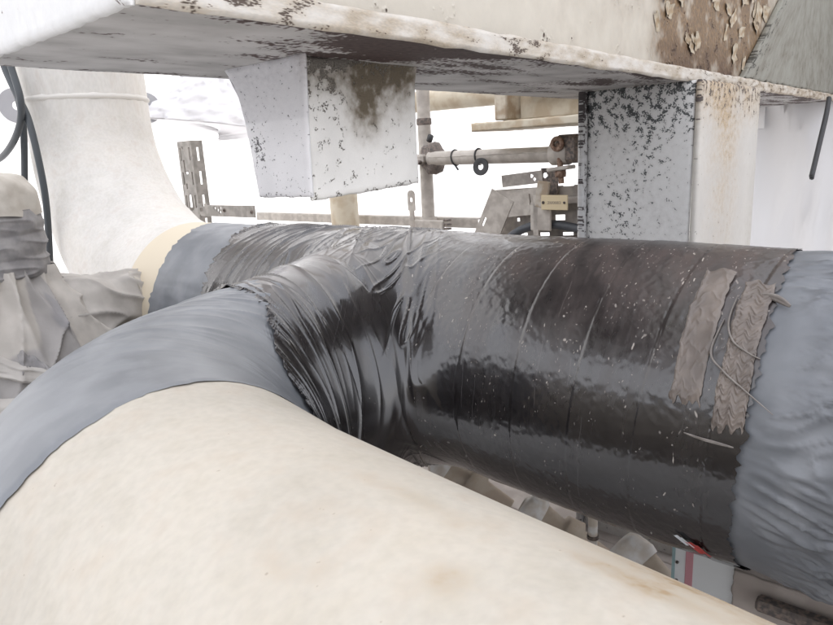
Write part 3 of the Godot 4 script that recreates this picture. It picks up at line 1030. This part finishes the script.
	var holes := func(x: float, y: float) -> bool:
		var p := fposmod(y - .02, .30)
		if absf(p - .225) < .034 and absf(x - .048) < .019 and Vector2(x - .048, maxf(0, absf(p - .225) - .017)).length() < .019:
			return false
		if absf(x - .048) < .013 and absf(p - .055) < .007:
			return false
		for sx in [.014, .086]:
			if absf(x - sx) < .006 and absf(fposmod(y, .10) - .05) < .027:
				return false
		return not (absf(x - .032) < .006 and absf(fposmod(y + .05, .10) - .05) < .027 and absf(p - .225) > .06)
	part("face", pierced(.100, 1.105, .004, .003, holes), zinc, su)
	var sidef := part("side_flange", pierced(.055, 1.105, .004, .004, func(x: float, y: float) -> bool: return not (absf(x - .028) < .006 and absf(fposmod(y, .10) - .05) < .027)), zinc, su)
	sidef.transform = Transform3D(Basis(Vector3(0, 0, -1), Vector3(0, 1, 0), Vector3(1, 0, 0)), Vector3(-.004, 0, .004))
	var sidef2 := part("side_flange", pierced(.055, 1.105, .004, .004, func(x: float, y: float) -> bool: return not (absf(x - .028) < .006 and absf(fposmod(y, .10) - .05) < .027)), zinc, su)
	sidef2.transform = Transform3D(Basis(Vector3(0, 0, -1), Vector3(0, 1, 0), Vector3(1, 0, 0)), Vector3(.100, 0, .004))
	var arm := thing("strut_arm", "short grey bracket arm bolted to the right of the slotted strut", "bracket", Vector3(-2.545, -.208, -1.545))
	part("arm", pierced(.40, .052, .006, .003, func(x: float, y: float) -> bool:
		if x < .075:
			return (y > .006 or x > .02) and not (absf(x - .03) < .013 and absf(y - .026) < .009) and not (absf(x - .045) < .010 and absf(y - .046) < .006)
		for h in [[.13, .034], [.15, .026], [.17, .034], [.165, .018]]:
			if Vector2(x - h[0], y - h[1]).length() < .007:
				return false
		return y < .046), zinc, arm)
	part("rivet", bar(Vector3(.20, .026, .004), Vector3(.20, .026, .010), .008, 10), dark, arm)
	part("rivet", bar(Vector3(.385, .022, .004), Vector3(.385, .022, .010), .007, 10), dark, arm)
	tray(galv, dark)


func torus(r: float, w: float, seg: int, ring: int) -> ArrayMesh:
	return grid(seg, ring, func(u: float, v: float) -> Vector3:
		var a := u * TAU
		var b := v * TAU
		return Vector3((r + w * cos(b)) * sin(a), w * sin(b), (r + w * cos(b)) * cos(a)))


func torus_flat(r0: float, r1: float, h: float) -> ArrayMesh:
	return lathe([Vector2(r0, -h / 2), Vector2(r1 - .001, -h / 2), Vector2(r1, -h / 2 + .001), Vector2(r1, h / 2 - .001), Vector2(r1 - .001, h / 2), Vector2(r0, h / 2), Vector2(r0, -h / 2)], 40)


func tray(galv: Material, dark: Material) -> void:
	var shade := noisy(Color(.34, .31, .285), Color(.46, .42, .38), 4.0, 351, .6, .1)
	var t := thing("cable_tray", "perforated grey cable tray with a slanted bend behind the black pipe", "cable tray", Vector3(-1.31, -.33, -1.90))
	# slanted side of the bend
	var slant := part("slanted_side", pierced(.315, .095, .005, .003, func(x: float, y: float) -> bool:
		return not (absf(x - .20) < .016 and absf(y - .075) < .004) and not (absf(x - .12) < .014 and absf(y - .018) < .005)), galv, t, Vector3(-.005, -.12, .03), Vector3(0, 0, .98))
	slant.rotation = Vector3(0, 0, 1.10)
	part("top_side", pierced(.20, .085, .005, .003, func(x: float, y: float) -> bool: return not (absf(x - .14) < .003 and absf(y - .05) < .018)), galv, t, Vector3(.065, .105, .028), Vector3(0, 0, .10))
	part("bed", pierced(.55, .26, .004, .003, func(x: float, y: float) -> bool:
		var py := fposmod(y - .02, .055)
		var px := fposmod(x + .5 * floor((y - .02) / .055) * .05, .085)
		return not (px > .03 and px < .068 and py > .018 and py < .036) or x < .14 and y > .16 or x < .09), shade, t, Vector3(.03, -.065, -.03), Vector3(0, 0, .05))
	part("side_rail", box(Vector3(.44, .022, .03), .003), shade, t, Vector3(.36, .165, -.01), Vector3(0, 0, .06))
	part("side_rail", box(Vector3(.40, .02, .03), .003), dark, t, Vector3(.40, .045, -.012), Vector3(0, 0, .06))
	part("side_rail", box(Vector3(.36, .022, .05), .003), galv, t, Vector3(.38, -.045, .02), Vector3(0, 0, -.02))
	part("upright_bar", box(Vector3(.020, .25, .012), .002), galv, t, Vector3(.228, .06, .042))
	part("clip", box(Vector3(.045, .085, .010), .003), noisy(Color(.5, .46, .4), Color(.36, .28, .2), 3.0, 361, .6, .2), t, Vector3(.252, .185, .045), Vector3(0, 0, -.15))
	part("gusset", box(Vector3(.075, .09, .008), .003), galv, t, Vector3(.245, .115, .044))
	var cb := thing("cable", "black cable curving up inside the cable tray bend", "cable", Vector3(-1.31, -.33, -1.87))
	part("cable", tube(spline([Vector3(.02, -.22, 0), Vector3(.045, -.10, 0), Vector3(.085, .005, 0), Vector3(.15, .062, 0), Vector3(.24, .088, -.01), Vector3(.36, .078, -.012), Vector3(.48, .045, -.012)], 50), func(_u: float, _a: float) -> float: return .014, 14), plain(Color(.07, .075, .085), .5), cb)
	var pl := thing("bracket_plate", "dark flat bracket plate sticking out above the cable tray", "bracket", Vector3(-1.24, -.125, -1.91))
	part("plate", pierced(.155, .040, .005, .003, func(x: float, y: float) -> bool: return not (Vector2(x - .115, y - .026).length() < .006 or Vector2(x - .125, y - .014).length() < .005)), shade, pl, Vector3.ZERO, Vector3(0, 0, .09))
	part("back_angle", pierced(.060, .085, .005, .003, func(x: float, y: float) -> bool: return Vector2(x - .014, y - .062).length() > .009), dark, pl, Vector3(.145, -.025, -.006))
	var tg := thing("cable_tag", "small cream tag with faint engraved letters on the cable tray", "tag", Vector3(-1.005, -.168, -1.835))
	var tp := part("tag_plate", box(Vector3(.092, .046, .004), .0015), plain(Color(.66, .55, .36), .5), tg)
	part("screw", bar(Vector3(.035, 0, .001), Vector3(.035, 0, .004), .004, 10), dark, tp)
	part("screw", bar(Vector3(-.038, 0, .001), Vector3(-.038, 0, .004), .005, 10), dark, tp)
	var tm := TextMesh.new()
	tm.text = "2M0083"
	tm.font_size = 24
	tm.pixel_size = .00052
	tm.depth = .0008
	part("lettering", tm, plain(Color(.36, .30, .24), .7), tp, Vector3(0, 0, .0024))


# ---------------------------------------------------------------- left: cables, discs, wrapped valve
func left_side() -> void:
	var black := plain(Color(.055, .062, .068), .45)
	var runs := [
		["black cable dropping straight down behind the wrapped valve", [Vector3(-2.36, .95, -.86), Vector3(-2.405, .418, -.86), Vector3(-2.427, .346, -.86), Vector3(-2.390, .220, -.86), Vector3(-2.403, .128, -.86), Vector3(-2.476, -.032, -.86), Vector3(-2.528, -.134, -.86)]],
		["black cable crossing the riser and ending beside the wrapped valve", [Vector3(-2.38, .95, -.845), Vector3(-2.413, .420, -.845), Vector3(-2.419, .345, -.845), Vector3(-2.358, .248, -.845), Vector3(-2.300, .167, -.845), Vector3(-2.277, .013, -.845), Vector3(-2.287, -.114, -.845), Vector3(-2.344, -.30, -.845)]],
		["black cable that curls away to the left in front of the riser", [Vector3(-2.30, .95, -.825), Vector3(-2.31, .405, -.825), Vector3(-2.307, .332, -.825), Vector3(-2.279, .226, -.825), Vector3(-2.323, .154, -.825), Vector3(-2.439, .091, -.825), Vector3(-2.587, .054, -.825), Vector3(-2.792, .051, -.825)]],
	]
	for r in runs:
		var o := thing("cable", r[0], "cable", Vector3.ZERO, "cables hanging in front of the riser")
		part("cable", tube(spline(r[1], 60), func(_u: float, _a: float) -> float: return .0105, 14), black, o)
	# discs that hold the sheeting
	var disc := plain(Color(.36, .36, .38), .6)
	var first := thing("sheeting_disc", "round grey disc with a pale hole, right of the white riser", "disc", Vector3(-3.5, .32, -1.891), "grey discs pinning the sheeting")
	part("disc", torus_flat(.020, .080, .008), disc, first, Vector3.ZERO, Vector3(0, 0, PI / 2))
	copy(first, Vector3(-3.5, .318, -1.246), "round grey disc behind the cables, left of the white riser")
	# valve wrapped in tarpaulin
	var cloth := noisy(Color(.37, .345, .315), Color(.47, .44, .405), 2.5, 401, .8, .25)
	var pale := noisy(Color(.50, .465, .41), Color(.40, .36, .31), 3.5, 411, .8, .25)
	var dull := noisy(Color(.20, .19, .19), Color(.29, .275, .265), 4.0, 421, .7, .2)
	var v := thing("wrapped_valve", "valve bundled in grey tarpaulin and tape at the left edge", "valve", Vector3(-1.84, -.50, -.53))
	var prof := [Vector2(.30, -.44), Vector2(.33, -.30), Vector2(.32, -.14), Vector2(.30, -.02), Vector2(.25, .10), Vector2(.18, .20), Vector2(.135, .26), Vector2(.122, .30)]
	var body_r := func(th: float, y: float) -> float:
		var k := 0
		while k < prof.size() - 2 and y > prof[k + 1].y:
			k += 1
		var f := clampf((y - prof[k].y) / (prof[k + 1].y - prof[k].y), 0, 1)
		var base := lerpf(prof[k].x, prof[k + 1].x, f)
		var c := cos(th)
		var q := sin(th)
		# big gathered folds that fan down from the neck, then sharp creases
		var fan := 1.0 - absf(n_line.get_noise_3d(c * 1.7, q * 1.7, y * .9 + 2.0))
		var sharp := 1.0 - absf(n_line.get_noise_3d(c * 1.3 + y * 2.4, q * 1.3 - y * 1.4, y * 1.2 + 8.0))
		return base + .028 * pow(fan, 2.5) + .020 * pow(sharp, 9.0) + .012 * n_line.get_noise_3d(c * 3.0, q * 3.0, y * 7.0) - .015
	var skin := noisy(Color(.80, .80, .80), Color(1, 1, 1), 2.5, 402, .75, .10)
	skin.vertex_color_use_as_albedo = true
	var tone := func(th: float, y: float) -> Color:
		var n := n_line.get_noise_3d(cos(th) * 1.4 + y, sin(th) * 1.4, y * 3.0 + 20.0)
		var c := Color(.47, .435, .39).lerp(Color(.33, .31, .295), smoothstep(-.05, .02, n))
		return c.lerp(Color(.26, .25, .25), smoothstep(.38, .42, n))
	part("tarpaulin", grid(260, 200, func(a: float, b: float) -> Vector3:
		var y := lerpf(-.44, .30, b)
		var r: float = body_r.call(a * TAU, y)
		return Vector3(sin(a * TAU) * r, y - .02, cos(a * TAU) * r)
	, false, func(a: float, b: float) -> Color: return tone.call(a * TAU, lerpf(-.44, .30, b))), skin, v)
	var strap := func(th0: float, y0: float, th1: float, y1: float, wide: float, lift: float) -> ArrayMesh:
		return grid(60, 14, func(u: float, w: float) -> Vector3:
			var th := lerpf(th0, th1, u)
			var y := lerpf(y0, y1, u) + (w - .5) * wide * (1.0 + .3 * n_line.get_noise_2d(u * 3.0, th0)) + .015 * sin(u * 3.0 + th0)
			var r: float = body_r.call(th, y) + lift * smoothstep(0.0, .12, minf(w, 1 - w)) + .006 * pow(1.0 - absf(n_line.get_noise_2d(u * 2.0 + th0, w * 6.0)), 4.0) - .002
			return Vector3(sin(th) * r, y - .02, cos(th) * r)
		, true)
	# th = 0 faces +Z, PI / 2 faces +X, PI faces the main pipe
	part("cloth_fold", strap.call(.2, .20, 2.4, -.04, .05, .012), cloth, v)
	part("cloth_fold", strap.call(.3, .02, 1.9, -.03, .085, .016), cloth, v)
	part("cloth_fold", strap.call(.9, .10, 1.5, -.28, .11, .010), pale, v)
	part("tape_patch", strap.call(1.35, .085, 1.62, .055, .075, .007), dull, v)
	part("tape_band", strap.call(.6, -.05, 2.1, -.10, .03, .012), dull, v)
	part("tape_band", strap.call(-.4, -.10, 1.1, .16, .035, .010), dull, v)
	part("neck_tape", grid(120, 60, func(a: float, b: float) -> Vector3:
		var th := a * TAU
		var y := lerpf(.26, .42, b)
		var r := .122 + .006 * absf(sin(b * 9.0 + .6 * sin(th))) + .005 * pow(1.0 - absf(n_line.get_noise_3d(cos(th) * .8, sin(th) * .8, y * 22.0)), 5.0)
		return Vector3(sin(th) * r, y, cos(th) * r)), dull, v)
	part("neck_cap", grid(96, 40, func(a: float, b: float) -> Vector3:
		var th := a * TAU
		var q := b * PI * .5
		var r := .128 * pow(cos(q), .45) + .008 * n_line.get_noise_3d(cos(th) * 1.5, sin(th) * 1.5, b * 2.0)
		return Vector3(sin(th) * maxf(r, 0.0), .405 + .105 * pow(sin(q), .8) + .006 * n_line.get_noise_2d(th, 4.0) * (1 - b), cos(th) * maxf(r, 0.0))), pale, v)
	# sleeve gathered round the side stub
	var sleeve := spline([Vector3(0, .06, -.10), Vector3(0, .11, -.20), Vector3(0, .125, -.28), Vector3(0, .125, -.36)], 70)
	part("sleeve", tube(sleeve, func(u: float, a: float) -> float: return lerpf(.17, .086, smoothstep(0, .7, u)) + .016 * pow(1.0 - absf(n_line.get_noise_3d(u * 1.2 + cos(a) * 1.2, sin(a) * 1.2, u * .8)), 4.0), 120), cloth, v)
	part("tape_band", tube(spline([Vector3(0, .125, -.325), Vector3(0, .125, -.37)], 10), func(u: float, a: float) -> float: return .092 + .004 * sin(a * 3.0 + u * 5.0), 40), pale, v)
	# white plastic bundled on the sheeting behind
	var bag := thing("plastic_bundle", "bulging white plastic bundle hanging behind, right of the riser", "plastic sheeting", Vector3(-3.55, .30, -2.35))
	var nb := fast(91, 4.0)
	part("bundle", grid(90, 70, func(u: float, w: float) -> Vector3:
		var a := u * TAU
		var y := lerpf(-.11, .55, w)
		var wide := lerpf(.52, .15, smoothstep(.0, .55, w)) * (1.0 if w > .04 else w / .04)
		var bump := nb.get_noise_3d(cos(a) * .8, y * 3.0, sin(a) * .8) * .05
		return Vector3(sin(a) * (wide * .35 + bump * .6), y + .05 * cos(a) * (1 - w), cos(a) * (wide + bump))
	), plain(Color(.74, .73, .745), .5), bag)


# ---------------------------------------------------------------- below the pipe
func below() -> void:
	var taupe := noisy(Color(.36, .315, .285), Color(.46, .41, .375), 1.5, 501, .75, .15)
	var white := noisy(Color(.72, .71, .69), Color(.55, .48, .40), 4.0, 511, .6, .2)
	var rust := noisy(Color(.44, .36, .28), Color(.52, .46, .38), 3.0, 521, .8, .08)
	# boards of the staging below
	var deck := thing("deck_boards", "dusty brown boards of the staging deck below the pipes", "deck", Vector3(-1.0, -1.0, -1.3))
	var b0 := box(Vector3(3.6, .038, .222), .004)
	for i in 7:
		part("board", b0, taupe, deck, Vector3(.1 * sin(i * 2.3), .003 * sin(i * 1.7), -.9 + i * .226))
	# capped pipe stubs between the pipes
	var s := thing("pipe_stub", "short white pipe stub with brown neck, left of the thin rod", "pipe stub", Vector3(-.70, -.84, -1.21), "white pipe stubs below the black pipe")
	var n := func(a: float, y: float) -> float: return .003 * sin(a * 3.0 + y * 60.0)
	part("cap", lathe([Vector2(0, .052), Vector2(.026, .050), Vector2(.036, .040), Vector2(.038, .012), Vector2(.034, .0)], 28, n), white, s, Vector3(0, 0, 0), Vector3(.5, 0, .9))
	part("neck", lathe([Vector2(.031, .004), Vector2(.030, -.05), Vector2(.044, -.055), Vector2(.046, -.09), Vector2(.030, -.10), Vector2(.030, -.18)], 28, n), rust, s, Vector3(0, 0, 0), Vector3(.5, 0, .9))
	copy(s, Vector3(-.975, -.80, -1.22), "brown ended pipe stub farthest left in the gap below the black pipe")
	var s2 := copy(s, Vector3(-.455, -.865, -1.20), "large white pipe stub right of the thin rod below the black pipe")
	s2.scale = Vector3.ONE * 1.25
	s2.rotation.y = -.5
	var rod := thing("rod", "thin upright white rod in the gap below the black pipe", "rod", Vector3(-.572, -1.0, -1.215))
	part("rod", bar(Vector3.ZERO, Vector3(0, .235, 0), .010, 14), white, rod)
	part("collar", bar(Vector3(0, .15, 0), Vector3(0, .158, 0), .013, 12), M.dark, rod)
	# white board with a red stripe
	var wb := thing("striped_board", "white board with a red stripe below the black pipe", "board", Vector3(-.320, -.86, -1.155))
	part("board", box(Vector3(.115, .22, .012), .003), plain(Color(.66, .68, .68), .5), wb)
	part("red_stripe", box(Vector3(.014, .218, .003), .001), plain(Color(.50, .24, .27), .5), wb, Vector3(-.024, 0, .0065))
	part("blue_edge", box(Vector3(.006, .218, .003), .001), plain(Color(.25, .36, .37), .5), wb, Vector3(-.0535, 0, .0065))
	for y in [-.02, .03, .07]:
		part("nail", bar(Vector3(-.046, y, .005), Vector3(-.046, y, .009), .003, 8), M.dark, wb)
	# brown steel beam and bar at the lower right
	var lb := thing("low_beam", "dusty brown steel beam low at the right below the pipe", "beam", Vector3(.35, -.86, -1.20))
	part("beam", plate(1.3, .24, .14, 61, .004), taupe, lb, Vector3(-.615, -.14, .06))
	var rb := thing("steel_bar", "dark steel bar lying along the low brown beam", "bar", Vector3(.40, -.80, -1.135))
	part("bar", box(Vector3(1.2, .022, .03), .005), M.dark, rb, Vector3(-.02, .004, .012), Vector3(0, 0, 0))


# ---------------------------------------------------------------- tent
func tent() -> void:
	var sheet := StandardMaterial3D.new()
	sheet.albedo_color = srgb(Color(.88, .88, .89))
	sheet.roughness = .45
	sheet.backlight_enabled = true
	sheet.backlight = Color(1.0, 1.0, 1.0)
	M.sheet = sheet
	M.unseen_cladding = plain(Color(.07, .075, .085), .6)
	var nb := fast(601, 1.1, FastNoiseLite.TYPE_SIMPLEX_SMOOTH, 3)
	var nf := fast(602, 4.0, FastNoiseLite.TYPE_SIMPLEX_SMOOTH, 4)
	var cloth := func(w: float, h: float) -> ArrayMesh:
		return grid(160, 70, func(u: float, v: float) -> Vector3:
			var x := (u - .5) * w
			var y := v * h
			return Vector3(x, y, nb.get_noise_2d(x, y * .35) * .12 + pow(1.0 - absf(nf.get_noise_2d(x * .6, y * .12)), 3.0) * .06)
		, false)
	var a := thing("sheeting", "white plastic sheeting hung as the back wall behind the post and scaffold", "sheeting", Vector3(0.4, -1.0, -3.4), "white plastic sheeting of the scaffold tent")
	part("sheet", cloth.call(8.6, 5.4), sheet, a)
	part("sewn_patch", box(Vector3(.11, .10, .004), .001), plain(Color(.88, .88, .88), .5), a, Vector3(-1.2, 1.08, .2))
	var b := thing("sheeting", "white plastic sheeting hung as the left wall behind the riser", "sheeting", Vector3(-3.85, -1.0, -.6), "white plastic sheeting of the scaffold tent")
	part("sheet", cloth.call(5.8, 5.4), sheet, b, Vector3.ZERO, Vector3(0, PI / 2, 0))
	var wl := thing("added_dark_wall", "dark blue grey cladding wall behind the viewer, added so that it mirrors as a dark band in the black tape", "wall", Vector3(-1.0, -1.05, 2.8))  # unseen wall, added to mirror as a dark band in the tape
	for i in 12:
		part("added_panel", box(Vector3(.79, 1.6, .05), .01), M.unseen_cladding, wl, Vector3(-4.4 + i * .8, .8, .01 * (i % 2)))
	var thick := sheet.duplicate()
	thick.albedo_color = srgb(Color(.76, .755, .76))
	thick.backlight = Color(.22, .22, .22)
	var c := thing("sheeting", "pale lilac white sheeting hung to the right of the post", "sheeting", Vector3(.75, -1.0, -3.05), "white plastic sheeting of the scaffold tent")
	part("sheet", cloth.call(3.4, 5.4), thick, c, Vector3.ZERO, Vector3(0, -.12, 0))
	struct("ground", grid(40, 40, func(u: float, v: float) -> Vector3: return Vector3((u - .5) * 400, 0, (v - .5) * 400), false), noisy(Color(.66, .65, .64), Color(.76, .75, .74), .5, 611, .85, .2), Vector3(0, -1.06, 0))
	var st := thing("strap", "thin black strap hanging from the beam at the far right", "strap", Vector3(-.44, .115, -2.70))
	part("strap", tube(spline([Vector3(0, .0, -.05), Vector3(.0, -.06, -.02), Vector3(0, -.16, .06), Vector3(0, -.26, .14)], 24), func(_u: float, a2: float) -> float: return .010 * (1.0 + .4 * cos(a2 * 2.0)), 10), M.rubber, st)


func _ready() -> void:
	# camera, sky, sun, exposure
	var cam := Camera3D.new()
	cam.name = "camera"
	cam.fov = 51.1
	cam.near = .05
	cam.far = 600.0
	cam.rotation_order = EULER_ORDER_YXZ
	cam.rotation_degrees = Vector3(-13.6, 41.0, -3.06)
	add_child(cam)
	cam.current = true
	var env := Environment.new()
	env.background_mode = Environment.BG_SKY
	var sm := ProceduralSkyMaterial.new()
	sm.sky_top_color = Color(.90, .91, .945)
	sm.sky_horizon_color = Color(.97, .97, .98)
	sm.sky_curve = .25
	sm.ground_bottom_color = Color(.62, .61, .60)
	sm.ground_horizon_color = Color(.86, .86, .86)
	sm.sun_angle_max = 1.0
	sm.sky_energy_multiplier = 1.0
	var sky := Sky.new()
	sky.sky_material = sm
	env.sky = sky
	env.tonemap_mode = Environment.TONE_MAPPER_LINEAR
	env.tonemap_exposure = 2.3
	env.background_energy_multiplier = 1.0
	env.sdfgi_enabled = true
	env.ssao_enabled = true
	env.ssil_enabled = true
	var we := WorldEnvironment.new()
	we.name = "environment"
	we.environment = env
	add_child(we)
	var sun := DirectionalLight3D.new()
	sun.name = "sun"
	sun.light_energy = .6
	sun.light_angular_distance = 2.0
	sun.light_color = Color(1.0, .97, .92)
	sun.shadow_enabled = true
	sun.rotation_degrees = Vector3(-38, 240, 0)
	add_child(sun)
	# noises shared by the pipe's surfaces
	n_fold = fast(11, 1.0, FastNoiseLite.TYPE_SIMPLEX_SMOOTH, 2)
	n_warp = fast(12, 1.0, FastNoiseLite.TYPE_SIMPLEX_SMOOTH, 2)
	n_big = fast(13, 1.0, FastNoiseLite.TYPE_SIMPLEX_SMOOTH, 2)
	n_fine = fast(14, 60.0, FastNoiseLite.TYPE_SIMPLEX_SMOOTH, 3)
	n_line = fast(15, 1.0, FastNoiseLite.TYPE_SIMPLEX_SMOOTH, 1)
	behind()
	tent()
	beam()
	pipeline()
	left_side()
	below()
